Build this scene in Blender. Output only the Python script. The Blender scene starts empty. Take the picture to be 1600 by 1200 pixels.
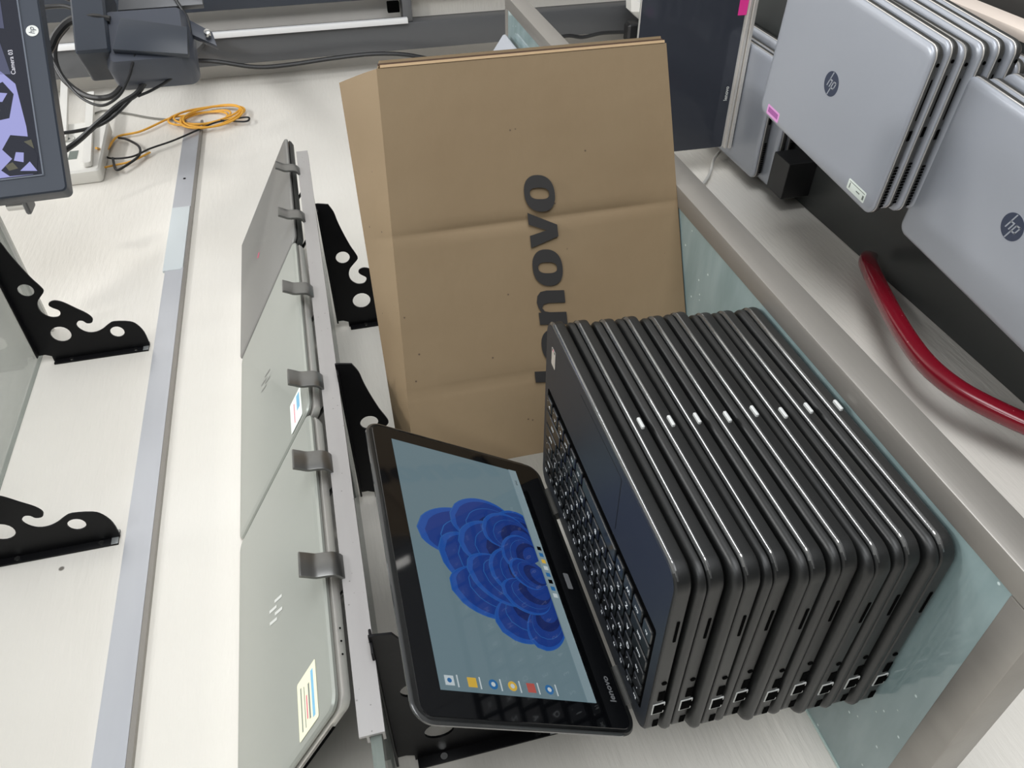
import bpy, math, random
from mathutils import Vector, Matrix, Euler
random.seed(7)
S = bpy.context.scene
COL = S.collection

# ------------------------------------------------------------------ camera
cam_d = bpy.data.cameras.new('camera')
cam_d.sensor_fit = 'HORIZONTAL'; cam_d.sensor_width = 36.0
cam_d.lens = 1222.8234 / 1600 * 36
cam_d.clip_start = 0.02
cam = bpy.data.objects.new('camera', cam_d); COL.objects.link(cam); S.camera = cam
def cam_axes(yaw, pitch, roll):
    cy, sy = math.cos(yaw), math.sin(yaw)
    fw = Vector((-sy*math.cos(pitch), cy*math.cos(pitch), -math.sin(pitch)))
    rt = Vector((cy, sy, 0)); up = rt.cross(fw)
    r = math.cos(roll)*rt + math.sin(roll)*up
    u = -math.sin(roll)*rt + math.cos(roll)*up
    return r, u, fw
# the phone was held upright and the picture turned a quarter turn: image right = world down
_r, _u, _f = cam_axes(-0.8430, 0.1858, -0.1676)
m = Matrix.Identity(4)
for i in range(3):
    m[i][0] = -_u[i]; m[i][1] = _r[i]; m[i][2] = -_f[i]
m.translation = Vector((-0.2409, -0.4269, 0.3760))
cam.matrix_world = m

# ------------------------------------------------------------------ world, lights, exposure
W = bpy.data.worlds.new('world'); S.world = W; W.use_nodes = True
W.node_tree.nodes['Background'].inputs[0].default_value = (0.95, 0.97, 1.0, 1)
W.node_tree.nodes['Background'].inputs[1].default_value = 0.55
S.view_settings.view_transform = 'Standard'; S.view_settings.look = 'None'
S.view_settings.exposure = -0.10; S.view_settings.gamma = 1.0
S.view_settings.use_curve_mapping = False
def area(name, loc, target, sx, sy, power, col=(1, 1, 1)):
    d = bpy.data.lights.new(name, 'AREA'); d.shape = 'RECTANGLE'; d.size = sx; d.size_y = sy
    d.energy = power; d.color = col
    o = bpy.data.objects.new(name, d); COL.objects.link(o)
    o.location = loc
    o.rotation_euler = (Vector(target) - Vector(loc)).to_track_quat('-Z', 'Y').to_euler()
    return o
area('ceiling_panel_light', (0.62, -0.85, 1.98), (0.62, -0.85, 0), 0.20, 0.20, 15, (1.0, 0.985, 0.96))
area('overhead_area_light', (-0.9, -1.6, 1.98), (-0.9, -1.6, 0), 1.2, 0.25, 26, (0.93, 0.97, 1.0))  # secondary fill added above and behind the camera, no known fixture there
area('overhead_area_light', (1.45, -0.76, 1.97), (1.45, -0.76, 0), 1.1, 0.10, 16, (0.95, 0.97, 1.0))
area('front_fill_light', (-0.1, -2.4, 0.15), (1.0, 0.3, -0.1), 2.4, 1.5, 62, (0.96, 0.98, 1.0))  # wide low fill added on the camera side to brighten the wall under the counter

# ------------------------------------------------------------------ materials
def mat(name, col, rough=0.5, metal=0.0, bump=0.0, bscale=(80, 80, 80), var=0.0, vscale=(6, 6, 6), col2=None,
        emit=0.0, alpha=1.0, coat=0.0, ior=1.5, speck=None, detail=4, bdist=0.002, vlo=.35, vhi=.65):
    m = bpy.data.materials.new(name); m.use_nodes = True
    nt = m.node_tree; b = nt.nodes['Principled BSDF']
    def srgb(c): return tuple((x/12.92 if x <= .04045 else ((x+.055)/1.055)**2.4) for x in [v/255 for v in c])
    c = srgb(col)
    b.inputs['Base Color'].default_value = (*c, 1); b.inputs['Roughness'].default_value = rough
    b.inputs['Metallic'].default_value = metal; b.inputs['Alpha'].default_value = alpha
    b.inputs['Coat Weight'].default_value = coat; b.inputs['IOR'].default_value = ior
    b.inputs['Coat Roughness'].default_value = 0.08
    if emit: b.inputs['Emission Color'].default_value = (*c, 1); b.inputs['Emission Strength'].default_value = emit; b.inputs['Base Color'].default_value = (0.01, 0.01, 0.012, 1)
    if bump or var or speck:
        tc = nt.nodes.new('ShaderNodeTexCoord')
    if bump:
        mp = nt.nodes.new('ShaderNodeMapping'); mp.inputs['Scale'].default_value = bscale
        nz = nt.nodes.new('ShaderNodeTexNoise'); nz.inputs['Scale'].default_value = 1; nz.inputs['Detail'].default_value = detail
        bp = nt.nodes.new('ShaderNodeBump'); bp.inputs['Strength'].default_value = bump; bp.inputs['Distance'].default_value = bdist
        nt.links.new(tc.outputs['Object'], mp.inputs[0]); nt.links.new(mp.outputs[0], nz.inputs['Vector'])
        nt.links.new(nz.outputs['Fac'], bp.inputs['Height']); nt.links.new(bp.outputs[0], b.inputs['Normal'])
    last = None
    if var:
        mp = nt.nodes.new('ShaderNodeMapping'); mp.inputs['Scale'].default_value = vscale
        nz = nt.nodes.new('ShaderNodeTexNoise'); nz.inputs['Scale'].default_value = 1; nz.inputs['Detail'].default_value = 5
        rp = nt.nodes.new('ShaderNodeMapRange'); rp.inputs[1].default_value = vlo; rp.inputs[2].default_value = vhi
        rp.inputs[3].default_value = 0; rp.inputs[4].default_value = var
        mx = nt.nodes.new('ShaderNodeMix'); mx.data_type = 'RGBA'
        c2 = srgb(col2) if col2 else tuple(v*.6 for v in c)
        mx.inputs[6].default_value = (*c, 1); mx.inputs[7].default_value = (*c2, 1)
        nt.links.new(tc.outputs['Object'], mp.inputs[0]); nt.links.new(mp.outputs[0], nz.inputs['Vector'])
        nt.links.new(nz.outputs['Fac'], rp.inputs[0]); nt.links.new(rp.outputs[0], mx.inputs[0])
        last = mx.outputs[2]
    if speck:
        vs, thr, sc = speck
        vo = nt.nodes.new('ShaderNodeTexVoronoi'); vo.inputs['Scale'].default_value = vs
        rp = nt.nodes.new('ShaderNodeMapRange'); rp.inputs[1].default_value = thr; rp.inputs[2].default_value = thr*.6
        rp.inputs[3].default_value = 0; rp.inputs[4].default_value = 1
        mx = nt.nodes.new('ShaderNodeMix'); mx.data_type = 'RGBA'
        mx.inputs[6].default_value = (*c, 1); mx.inputs[7].default_value = (*srgb(sc), 1)
        if last: nt.links.new(last, mx.inputs[6])
        nt.links.new(tc.outputs['Object'], vo.inputs['Vector']); nt.links.new(vo.outputs['Distance'], rp.inputs[0])
        nt.links.new(rp.outputs[0], mx.inputs[0]); last = mx.outputs[2]
    if last: nt.links.new(last, b.inputs['Base Color'])
    return m
M = {}
M['wall'] = mat('white_painted_board', (226, 222, 214), .38, bump=.35, bscale=(26, 26, 160), var=.5, vscale=(3, 3, 1.5), col2=(214, 209, 199), speck=(9, .035, (120, 115, 108)), detail=6, bdist=.003)
M['wall2'] = mat('grey_white_side_wall', (232, 228, 222), .5, bump=.2, bscale=(40, 40, 20), speck=(14, .05, (120, 115, 108)))
M['wall3'] = mat('mid_grey_side_wall', (104, 103, 100), .6)
M['floor'] = mat('dark_grey_floor', (74, 72, 70), .45, var=.5, vscale=(4, 4, 4), col2=(90, 88, 84))
M['ceil'] = mat('white_ceiling', (235, 235, 233), .7)
M['patch'] = mat('bright_bare_aluminium_patch', (205, 212, 214), .3, metal=.2)
M['alu'] = mat('grey_aluminium_channel', (194, 196, 201), .33, metal=.4, var=.4, vscale=(2, 20, 20), col2=(176, 178, 183))
M['alu2'] = mat('taupe_brushed_aluminium', (150, 146, 140), .36, metal=.5, var=.35, vscale=(3, 30, 30), col2=(128, 124, 119), bump=.05, bscale=(20, 400, 400))
M['alu3'] = mat('light_grey_aluminium_face', (160, 158, 157), .4, metal=.45, var=.4, vscale=(6, 40, 40), col2=(146, 143, 142), speck=(120, .1, (120, 118, 116)))
M['chrome'] = mat('polished_steel', (190, 190, 188), .18, metal=1)
M['clip'] = mat('satin_steel_clip', (120, 120, 118), .3, metal=.85)
M['glass_top'] = mat('teal_scratched_glass_top', (122, 142, 143), .06, ior=2.0, var=.7, vscale=(30, 7, 7), col2=(150, 167, 168), speck=(60, .09, (205, 220, 220)))
M['glass_edge'] = mat('pale_green_glass_edge', (190, 208, 202), .15)
M['glass'] = mat('greenish_shelf_glass', (132, 144, 138), .05, alpha=.5, ior=1.6)
M['black_metal'] = mat('black_enamel_steel', (15, 15, 17), .40, ior=1.28)
M['chip'] = mat('scuffed_bare_steel', (165, 168, 168), .35, metal=.6)
M['rubber'] = mat('charcoal_plastic_shell', (23, 24, 24), .42, var=.5, vscale=(40, 5, 60), col2=(28, 29, 29), bump=.03, bscale=(900, 900, 900))
M['rubber_edge'] = mat('glossy_charcoal_bumper', (52, 53, 53), .14, coat=.8)
M['chamfer'] = mat('polished_edge_chamfer', (60, 61, 61), .12, metal=.0, coat=1.0, ior=1.9)
M['deck'] = mat('dark_navy_deck', (38, 42, 48), .42)
M['black'] = mat('matte_black_cavity', (3, 3, 3), .9, ior=1.1)
M['key'] = mat('black_key_plastic', (24, 26, 28), .28, coat=.3)
M['legend'] = mat('white_key_legend', (232, 236, 238), .5)
M['bezel'] = mat('glossy_black_bezel', (9, 10, 12), .07, ior=1.6)
M['bezel2'] = mat('black_screen_painted_reflection', (58, 61, 69), .08, ior=1.5)  # grey of the room's reflection put into the black screen's base colour
M['screen_bg'] = mat('slate_teal_screen_light', (118, 143, 152), .06, emit=.62, ior=1.5)
M['port_metal'] = mat('ethernet_port_rim', (196, 198, 196), .35)
M['silver'] = mat('warm_silver_aluminium', (160, 163, 156), .36, metal=.35)
M['silver_edge'] = mat('bright_silver_edge', (222, 218, 212), .25, metal=.5)
M['grey_lid'] = mat('matte_grey_lid', (128, 127, 124), .42, metal=.25)
M['slash'] = mat('pale_silver_emblem', (214, 216, 212), .3, metal=.2)
M['slash_dark'] = mat('faint_grey_emblem', (140, 142, 138), .3, metal=.6)
M['hp_lid'] = mat('cool_silver_lid', (170, 174, 182), .34, metal=.25, speck=(26, .03, (120, 124, 130)))
M['hp_base'] = mat('dark_graphite_base', (66, 66, 64), .38, metal=.3)
M['hp_badge'] = mat('dark_slate_badge', (62, 68, 84), .25)
M['pink'] = mat('pink_label_paper', (226, 160, 214), .6)
M['pink_ink'] = mat('purple_label_ink', (168, 96, 160), .6)
M['hotpink'] = mat('hot_pink_label_paper', (232, 56, 150), .6)
M['red_mark'] = mat('coral_red_mark', (214, 92, 122), .5)
M['paper'] = mat('white_label_paper', (228, 236, 228), .6)
M['cream_paper'] = mat('cream_label_paper', (232, 230, 200), .6)
M['ink'] = mat('grey_label_ink', (110, 118, 112), .6)
M['cyan_ink'] = mat('blue_label_ink', (120, 178, 210), .6)
M['card'] = mat('brown_corrugated_card', (130, 111, 84), .75, bump=.22, bscale=(40, 40, 60), var=.6, vscale=(7, 7, 5), col2=(121, 101, 74), speck=(46, .06, (80, 64, 50)), bdist=.002)
M['card_edge'] = mat('dark_card_edge', (78, 58, 44), .8)
M['card_light'] = mat('light_card_fold', (186, 158, 122), .7)
M['print'] = mat('black_box_print', (36, 34, 33), .6)
M['shelf_black'] = mat('black_laminate', (62, 64, 63), .35, var=.4, vscale=(6, 6, 6), col2=(72, 74, 73))
M['shelf_trim'] = mat('cream_edge_trim', (232, 218, 206), .5)
M['red'] = mat('dark_red_enamel', (122, 14, 32), .25, coat=.5, speck=(70, .07, (210, 120, 130)))
M['frame'] = mat('dark_grey_steel_frame', (98, 99, 101), .4, metal=.3)
M['frame_hi'] = mat('lip_painted_reflection', (236, 236, 236), .3)  # near-white colour stands in for the reflection along the post bevel
M['mon'] = mat('dark_blue_grey_plastic', (48, 54, 64), .4)
M['mon_line'] = mat('grey_bezel_line', (92, 98, 108), .35)
M['mon_bg'] = mat('lilac_camera_feed', (176, 178, 238), .1, emit=.85)
M['mon_dark'] = mat('dark_camera_feed', (40, 44, 58), .1, emit=.6)
M['mon_mid'] = mat('grey_camera_feed', (96, 100, 128), .1, emit=.7)
M['mon_olive'] = mat('olive_camera_feed', (112, 110, 90), .1, emit=.7)
M['white_light'] = mat('white_screen_text', (240, 240, 250), .3, emit=.95)
M['cable'] = mat('black_cable', (30, 30, 31), .4)
M['cable_grey'] = mat('grey_cable', (120, 118, 112), .5)
M['cable_white'] = mat('white_cable', (200, 198, 192), .5)
M['yellow'] = mat('yellow_cable', (228, 168, 62), .45)
M['router'] = mat('white_router_plastic', (222, 220, 214), .4)
M['stand_grey'] = mat('slate_bracket_plastic', (70, 74, 84), .35)
M['dim_legend'] = mat('dim_grey_lettering', (120, 122, 124), .4)
BL = [mat('swirl_blue_%s' % n, c, .06, emit=.62) for n, c in (('deep', (10, 36, 104)), ('royal', (18, 60, 146)), ('azure', (28, 88, 180)), ('sky', (40, 106, 184)))]
M['task'] = mat('pale_taskbar_light', (146, 168, 176), .06, emit=.62)
M['ic_yellow'] = mat('icon_yellow_light', (226, 186, 70), .06, emit=.7)
M['ic_blue'] = mat('icon_blue_light', (40, 110, 170), .06, emit=.7)
M['ic_white'] = mat('icon_white_light', (206, 218, 222), .06, emit=.7)
M['ic_red'] = mat('icon_red_light', (190, 90, 80), .06, emit=.7)

# ------------------------------------------------------------------ mesh helpers
class MB:
    def __init__(s): s.v = []; s.f = []; s.m = []; s.mats = []
    def mi(s, m):
        if m not in s.mats: s.mats.append(m)
        return s.mats.index(m)
    def add(s, vs, fs, m, mx=None):
        o = len(s.v); k = s.mi(m)
        s.v += [tuple(mx @ Vector(v)) if mx else tuple(v) for v in vs]
        s.f += [tuple(i+o for i in f) for f in fs]; s.m += [k]*len(fs)
    def box(s, lo, hi, m, mx=None):
        x0, y0, z0 = lo; x1, y1, z1 = hi
        vs = [(x0,y0,z0),(x1,y0,z0),(x1,y1,z0),(x0,y1,z0),(x0,y0,z1),(x1,y0,z1),(x1,y1,z1),(x0,y1,z1)]
        s.add(vs, [(0,3,2,1),(4,5,6,7),(0,1,5,4),(1,2,6,5),(2,3,7,6),(3,0,4,7)], m, mx)
    def loft(s, loops, m, mx=None, cap=True):
        n = len(loops[0]); vs = [p for l in loops for p in l]; fs = []
        for i in range(len(loops)-1):
            for j in range(n):
                a = i*n+j; b = i*n+(j+1) % n
                fs.append((a, b, b+n, a+n))
        if cap:
            fs.append(tuple(reversed(range(n)))); fs.append(tuple(range((len(loops)-1)*n, len(loops)*n)))
        s.add(vs, fs, m, mx)
    def slab(s, x0, x1, y0, y1, r, prof, m, mx=None, n=6):
        loops = []
        for ins, z in prof:
            rr = max(r-ins, .0004)
            a, b, c, d = x0+ins, x1-ins, y0+ins, y1-ins
            l = []
            for cx, cy, st in ((b-rr, c+rr, -90), (b-rr, d-rr, 0), (a+rr, d-rr, 90), (a+rr, c+rr, 180)):
                for k in range(n+1):
                    t = math.radians(st + 90*k/n); l.append((cx+rr*math.cos(t), cy+rr*math.sin(t), z))
            loops.append(l)
        s.loft(loops, m, mx)
    def tube(s, pts, rad, m, n=8, close=False, flat=1.0, smooth=6, mx=None):
        P = [Vector(p) for p in pts]
        if smooth > 1: P = catmull(P, smooth, close)
        N = len(P); loops = []; up = None
        for i in range(N):
            if close: t = (P[(i+1) % N]-P[i-1]).normalized()
            else: t = (P[min(i+1, N-1)]-P[max(i-1, 0)]).normalized()
            if up is None:
                up = Vector((0, 0, 1)) if abs(t.z) < .9 else Vector((0, 1, 0))
            a = t.cross(up).normalized(); up = a.cross(t).normalized()
            loops.append([P[i] + a*math.cos(2*math.pi*k/n)*rad + up*math.sin(2*math.pi*k/n)*rad*flat for k in range(n)])
        if close: loops.append(loops[0])
        s.loft(loops, m, mx, cap=not close)
    def cyl(s, c, axis, r, h, m, n=20, r2=None):
        c = Vector(c); ax = Vector(axis).normalized()
        q = ax.to_track_quat('Z', 'Y').to_matrix()
        r2 = r if r2 is None else r2
        s.loft([[c + q @ Vector((r*math.cos(2*math.pi*k/n), r*math.sin(2*math.pi*k/n), 0)) for k in range(n)],
                [c + q @ Vector((r2*math.cos(2*math.pi*k/n), r2*math.sin(2*math.pi*k/n), h)) for k in range(n)]], m)
    def poly(s, pts, m, mx=None, h=0.0):
        # filled outline (no holes) lying in xy, thickness h along z
        if h == 0: s.add([(x, y, 0) for x, y in pts], [tuple(range(len(pts)))], m, mx)
        else: s.loft([[(x, y, 0) for x, y in pts], [(x, y, h) for x, y in pts]], m, mx)
    def shape(s, outs, th, m, mx=None):
        v, f = curve_fill(outs, th); s.add(v, f, m, mx)
    def text(s, txt, size, m, mx=None, th=.00015, shear=0, offset=0, align='CENTER'):
        v, f = text_fill(txt, size, th, shear, offset, align); s.add(v, f, m, mx)
    def build(s, name, parent=None, smooth=True, bevel=0):
        me = bpy.data.meshes.new(name); me.from_pydata(s.v, [], s.f)
        for mm in s.mats: me.materials.append(mm)
        me.polygons.foreach_set('material_index', s.m)
        me.update()
        o = bpy.data.objects.new(name, me); COL.objects.link(o)
        if smooth:
            me.polygons.foreach_set('use_smooth', [True]*len(me.polygons))
            e = o.modifiers.new('split', 'EDGE_SPLIT'); e.split_angle = math.radians(38)
        if bevel:
            b = o.modifiers.new('bevel', 'BEVEL'); b.width = bevel; b.segments = 2; b.limit_method = 'ANGLE'
            if smooth: o.modifiers.move(1, 0)
        if parent: o.parent = parent
        return o
def catmull(P, k, close=False):
    out = []; N = len(P)
    rng = range(N) if close else range(N-1)
    for i in rng:
        p0 = P[i-1] if (close or i > 0) else P[0]*2-P[1]
        p1 = P[i]; p2 = P[(i+1) % N]
        p3 = P[(i+2) % N] if (close or i < N-2) else P[-1]*2-P[-2]
        for j in range(k):
            t = j/k
            out.append(.5*((2*p1)+(p2-p0)*t+(2*p0-5*p1+4*p2-p3)*t*t+(3*p1-p0-3*p2+p3)*t**3))
    if not close: out.append(P[-1])
    return out
def _eval(cu):
    o = bpy.data.objects.new('tmp', cu); COL.objects.link(o)
    dg = bpy.context.evaluated_depsgraph_get(); dg.update()
    me = o.evaluated_get(dg).to_mesh()
    v = [tuple(x.co) for x in me.vertices]; f = [tuple(p.vertices) for p in me.polygons]
    o.evaluated_get(dg).to_mesh_clear()
    bpy.data.objects.remove(o); bpy.data.curves.remove(cu)
    return v, f
def curve_fill(outs, th):
    cu = bpy.data.curves.new('tmp', 'CURVE'); cu.dimensions = '2D'; cu.fill_mode = 'BOTH'; cu.extrude = th/2
    for pts in outs:
        sp = cu.splines.new('POLY'); sp.points.add(len(pts)-1); sp.use_cyclic_u = True
        for i, p in enumerate(pts): sp.points[i].co = (p[0], p[1], 0, 1)
    return _eval(cu)
_tc = {}
def text_fill(txt, size, th, shear, offset, align):
    k = (txt, size, th, shear, offset, align)
    if k not in _tc:
        cu = bpy.data.curves.new('tmp', 'FONT'); cu.body = txt; cu.size = size; cu.extrude = th/2
        cu.align_x = align; cu.align_y = 'CENTER'; cu.shear = shear; cu.offset = offset; cu.resolution_u = 3
        _tc[k] = _eval(cu)
    return _tc[k]
def circ(cx, cy, r, n=20, ry=None):
    ry = ry or r
    return [(cx+r*math.cos(2*math.pi*k/n), cy+ry*math.sin(2*math.pi*k/n)) for k in range(n)]
def frame_mx(o, X, Y):
    X = Vector(X).normalized(); Y = Vector(Y).normalized(); Z = X.cross(Y)
    m = Matrix.Identity(4)
    for i in range(3): m[i][0] = X[i]; m[i][1] = Y[i]; m[i][2] = Z[i]
    m.translation = Vector(o); return m
def T(x, y, z): return Matrix.Translation((x, y, z))
def thing(name, label, cat, loc=(0, 0, 0), rot=(0, 0, 0), group=None, mw=None):
    o = bpy.data.objects.new(name, None); COL.objects.link(o); o.empty_display_size = .05
    if mw is not None: o.matrix_world = mw
    else: o.location = loc; o.rotation_euler = rot
    return tag(o, label, cat, group)
def tag(o, label, cat, group=None):
    o['label'] = label; o['category'] = cat
    if group: o['group'] = group
    return o
def struct(o): o['kind'] = 'structure'; return o
def dup(root, mw, label, group=None):
    c = root.copy(); COL.objects.link(c); c.matrix_world = mw; c['label'] = label
    if group: c['group'] = group
    for ch in list(root.children):
        k = ch.copy(); COL.objects.link(k); k.parent = c
        for g in list(ch.children):
            q = g.copy(); COL.objects.link(q); q.parent = k
    return c

# ------------------------------------------------------------------ the room
YW = .333          # the painted board wall behind the counter
XR = 2.05          # side wall
b = MB(); b.box((-1.6, YW, -.9), (XR+.06, YW+.06, 2.0), M['wall']); struct(b.build('wall_back', smooth=False))
b = MB(); b.box((XR, -2.6, -.9), (XR+.06, YW, 2.0), M['wall2']); struct(b.build('wall_right', smooth=False))
b = MB(); b.box((-1.66, -2.6, -.9), (-1.6, YW+.06, 2.0), M['wall3']); struct(b.build('wall_left_unseen', smooth=False))  # unseen wall, added in grey to dim reflections in the glossy dark sides
b = MB(); b.box((-1.6, -2.6, -.95), (XR+.06, YW+.06, -.9), M['floor']); struct(b.build('floor', smooth=False))
b = MB(); b.box((-1.6, -2.6, 2.0), (XR+.06, YW+.06, 2.05), M['ceil']); struct(b.build('ceiling', smooth=False))
# aluminium channel strip fixed along the wall
b = MB()
b.box((-.4, YW-.004, .652), (1.06, YW, .684), M['alu']); b.box((-.4, YW-.007, .652), (1.06, YW-.004, .656), M['alu'])
b.box((1.06, YW-.0045, .654), (1.30, YW, .688), M['patch']); b.box((1.30, YW-.004, .650), (1.74, YW, .688), M['alu'])
b.box((-.4, YW-.0075, .646), (1.74, YW, .6515), M['alu2'])
b.cyl((1.43, YW-.0042, .672), (0, -1, 0), .0028, .0006, M['black'])
struct(b.build('trim_1', smooth=False))

# ------------------------------------------------------------------ glass topped counter shelf
ct = thing('glass_counter', 'long glass-topped counter with taupe aluminium rim carrying the black laptops', 'counter', (0, 0, 0))
b = MB(); b.box((-.042, -.004, -.010), (1.27, YW-.0015, 0.0), M['glass_top'])
b.box((-.042, YW-.0035, -.0095), (1.27, YW-.0010, .0012), M['glass_edge']); b.build('glass_top', ct, False)
b = MB(); b.box((-.064, -.024, -.030), (1.29, -.002, .0012), M['alu2']); b.build('front_rim', ct, True, .0012)
b = MB(); b.box((-.066, -.0015, -.030), (-.040, YW-.001, .0012), M['alu2']); b.build('end_rim', ct, True, .0012)
b = MB(); b.box((1.27, -.0015, -.030), (1.29, YW-.001, .0012), M['alu2']); b.build('end_rim', ct, True, .0012)
b = MB(); b.box((-.039, -.001, -.026), (1.268, YW-.001, -.0105), M['frame']); b.build('backing_board', ct, False)

# ------------------------------------------------------------------ hook-shaped shelf brackets
BR = [(.222,-.004),(.219,-.018),(.206,-.024),(.191,-.027),(.172,-.032),(.147,-.040),(.133,-.046),(.124,-.048),(.116,-.041),(.108,-.034),(.098,-.031),(.087,-.033),(.079,-.041),(.078,-.051),(.083,-.056),(.089,-.056),(.094,-.050),(.099,-.046),(.104,-.048),(.106,-.056),(.101,-.066),(.089,-.078),(.077,-.090),(.067,-.095),(.060,-.092),(.060,-.085),(.065,-.081),(.066,-.075),(.059,-.070),(.050,-.073),(.043,-.081),(.042,-.092),(.046,-.103),(.052,-.112),(.056,-.122),(.052,-.143),(.044,-.152),(.028,-.158),(.004,-.159),(0,-.155),(0,-.018),(.010,-.018),(.014,-.010),(.014,-.001),(.222,0)]
BH = [circ(.129, -.026, .0105), circ(.047, -.044, .0140), circ(.037, -.121, .0100)]
def bracket(x, z, label):
    t = thing('shelf_bracket', label, 'bracket', (x, YW, z), group='black hook brackets on the wall')
    mx = frame_mx((0, 0, 0), (0, -1, 0), (0, 0, 1))     # outline x = away from wall, y = up
    sm = BR[:1] + [tuple(p) for p in catmull([Vector((a, c, 0)) for a, c in BR[1:39]], 3)] + BR[39:]
    sm = [(p[0], p[1]) for p in sm]
    b = MB(); b.shape([sm] + BH, .0022, M['black_metal'], mx); b.build('plate', t, False)
    b = MB(); b.box((-.011, -.0028, -.157), (.011, -.0003, -.020), M['black_metal'])
    b.box((-.011, -.0034, -.157), (.011, -.0028, -.149), M['chip']); b.build('wall_flange', t, True, .0008)
    b = MB(); b.box((-.011, -.215, -.0026), (.011, -.016, -.0003), M['black_metal']); b.build('top_flange', t, True, .0008)
    for zz in (-.045, -.138):
        b = MB(); b.cyl((-.006, -.0028, zz), (0, -1, 0), .0034, .0016, M['chrome'], 12); b.build('screw', t)
    return t
bracket(.104, .404, 'black hook bracket beneath the near left end of the laptop shelf')
bracket(.443, .402, 'black hook bracket under the laptop shelf, just behind the open screen')
bracket(.817, .400, 'black hook bracket under the laptop shelf beside the brown box')
bracket(.455, .849, 'black hook bracket beneath the upper glass shelf, nearer the camera')
bracket(.842, .849, 'black hook bracket beneath the end of the upper glass shelf')

# ------------------------------------------------------------------ the two glass wall shelves
def shelf(x0, x1, y0, z, label, front, end):
    t = thing('glass_shelf', label, 'shelf', (0, 0, 0), group=None)
    b = MB(); b.box((x0, y0+.004, z), (x1, YW-.001, z+.008), M['glass']); b.build('glass_panel', t, False)
    if front:
        b = MB(); b.box((x0+.032, y0-.0015, z-.003), (x1, y0+.001, z+.0155), M['alu3']); b.box((x0+.032, y0+.001, z+.0085), (x1, y0+.010, z+.0105), M['alu3'])
        b.box((x0+.032, y0+.001, z-.003), (x1, y0+.010, z-.001), M['alu3']); b.build('front_channel', t, False)
    if end:
        b = MB(); b.box((x1-.001, y0, z-.004), (x1+.006, YW-.001, z+.013), M['router']); b.build('end_channel', t, False)
    return t
shelf(.004, 1.043, .130, .4045, 'glass shelf with grey aluminium front channel holding three silver laptops', True, False)
shelf(-.3, .925, .088, .850, 'upper glass wall shelf seen from below at the frame edge', False, True)

# ------------------------------------------------------------------ reclined silver laptops on the shelf
ANG = math.radians(30.5)
RY = Vector((0, math.cos(ANG), math.sin(ANG)))
def reclined(x0, w, d, label, lidm, basem, edge, z0=.437):
    t = thing('silver_laptop', label, 'laptop', mw=frame_mx((x0, .136, z0), (1, 0, 0), RY))
    b = MB(); b.slab(0, w, 0, d, .012, [(.004, -.0065), (.0008, -.0055), (0, -.003), (.0015, -.0010), (.006, 0)], lidm); lid = b.build('lid', t)
    b = MB(); b.slab(.0006, w-.0006, .0006, d-.001, .012, [(.014, -.0190), (.004, -.0172), (.0006, -.0120), (0, -.0088), (.0012, -.0082)], edge); base = b.build('base', t)
    b = MB(); b.slab(.012, w-.012, .012, d-.012, .012, [(.003, -.0205), (0, -.0188)], basem); b.build('underside', t)
    return t, lid, base
sA, lidA, baseA = reclined(.774, .356, .238, 'dark grey laptop with a small red mark, rightmost on the glass shelf', M['grey_lid'], M['black'], M['hp_base'])
b = MB(); b.poly([(.150,.175),(.158,.182),(.166,.176),(.160,.169)], M['red_mark'], T(.015, -.035, .0003)); b.build('red_mark', lidA, False)
for i in range(2): pass
sB, lidB, baseB = reclined(.409, .360, .226, 'middle silver laptop on the glass shelf, sticker at its lower left corner', M['silver'], M['hp_base'], M['silver_edge'])
sC, lidC, baseC = reclined(.069, .335, .225, 'left silver laptop on the glass shelf with bright four-bar emblem and cream sticker', M['silver'], M['hp_base'], M['silver_edge'])
def slashes(parent, cx, cy, m, k=1.0):
    b = MB()
    for (x, y0, y1) in ((-.0075, -.002, .013), (-.0025, -.013, .002), (.0030, -.002, .013), (.0085, -.013, .002)):
        sh = .34
        b.poly([(x+sh*y0, y0), (x+.0026+sh*y0, y0), (x+.0026+sh*y1, y1), (x+sh*y1, y1)], m, T(cx, cy, .0003) @ Matrix.Scale(k, 4))
    b.build('emblem', parent, False)
slashes(lidB, .185, .122, M['slash_dark'], 1.25); slashes(lidC, .160, .110, M['slash'], 1.3)
def sticker(parent, x0, y0, x1, y1, m, inks, z=.0003, name='sticker'):
    b = MB(); b.slab(x0, x1, y0, y1, .002, [(0, z), (0, z+.0002)], m)
    for (a, c, d, e, im) in inks:
        b.box((x0+(x1-x0)*a, y0+(y1-y0)*d, z+.0002), (x0+(x1-x0)*c, y0+(y1-y0)*e, z+.0003), im)
    return b.build(name, parent, False)
sticker(lidC, .006, .026, .056, .066, M['cream_paper'], [(.1,.9,.14,.26,M['cyan_ink']),(.15,.75,.36,.43,M['ink']),(.2,.6,.5,.55,M['red_mark']),(.1,.8,.62,.65,M['ink']),(.1,.85,.78,.83,M['ink'])])
sticker(lidB, .004, .014, .052, .046, M['paper'], [(.4,.9,.15,.4,M['cyan_ink']),(.15,.8,.6,.66,M['red_mark'])])
b = MB(); b.box((-.0002, .030, -.0142), (.0006, .098, -.0120), M['black']); b.build('card_slot', baseC, False)
for i in range(3):
    b = MB(); b.cyl((.044+.012*i, -.0001, -.0118), (0, -1, 0), .0009, .0003, M['black'], 8); b.build('indicator_hole', baseC, False)

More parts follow.
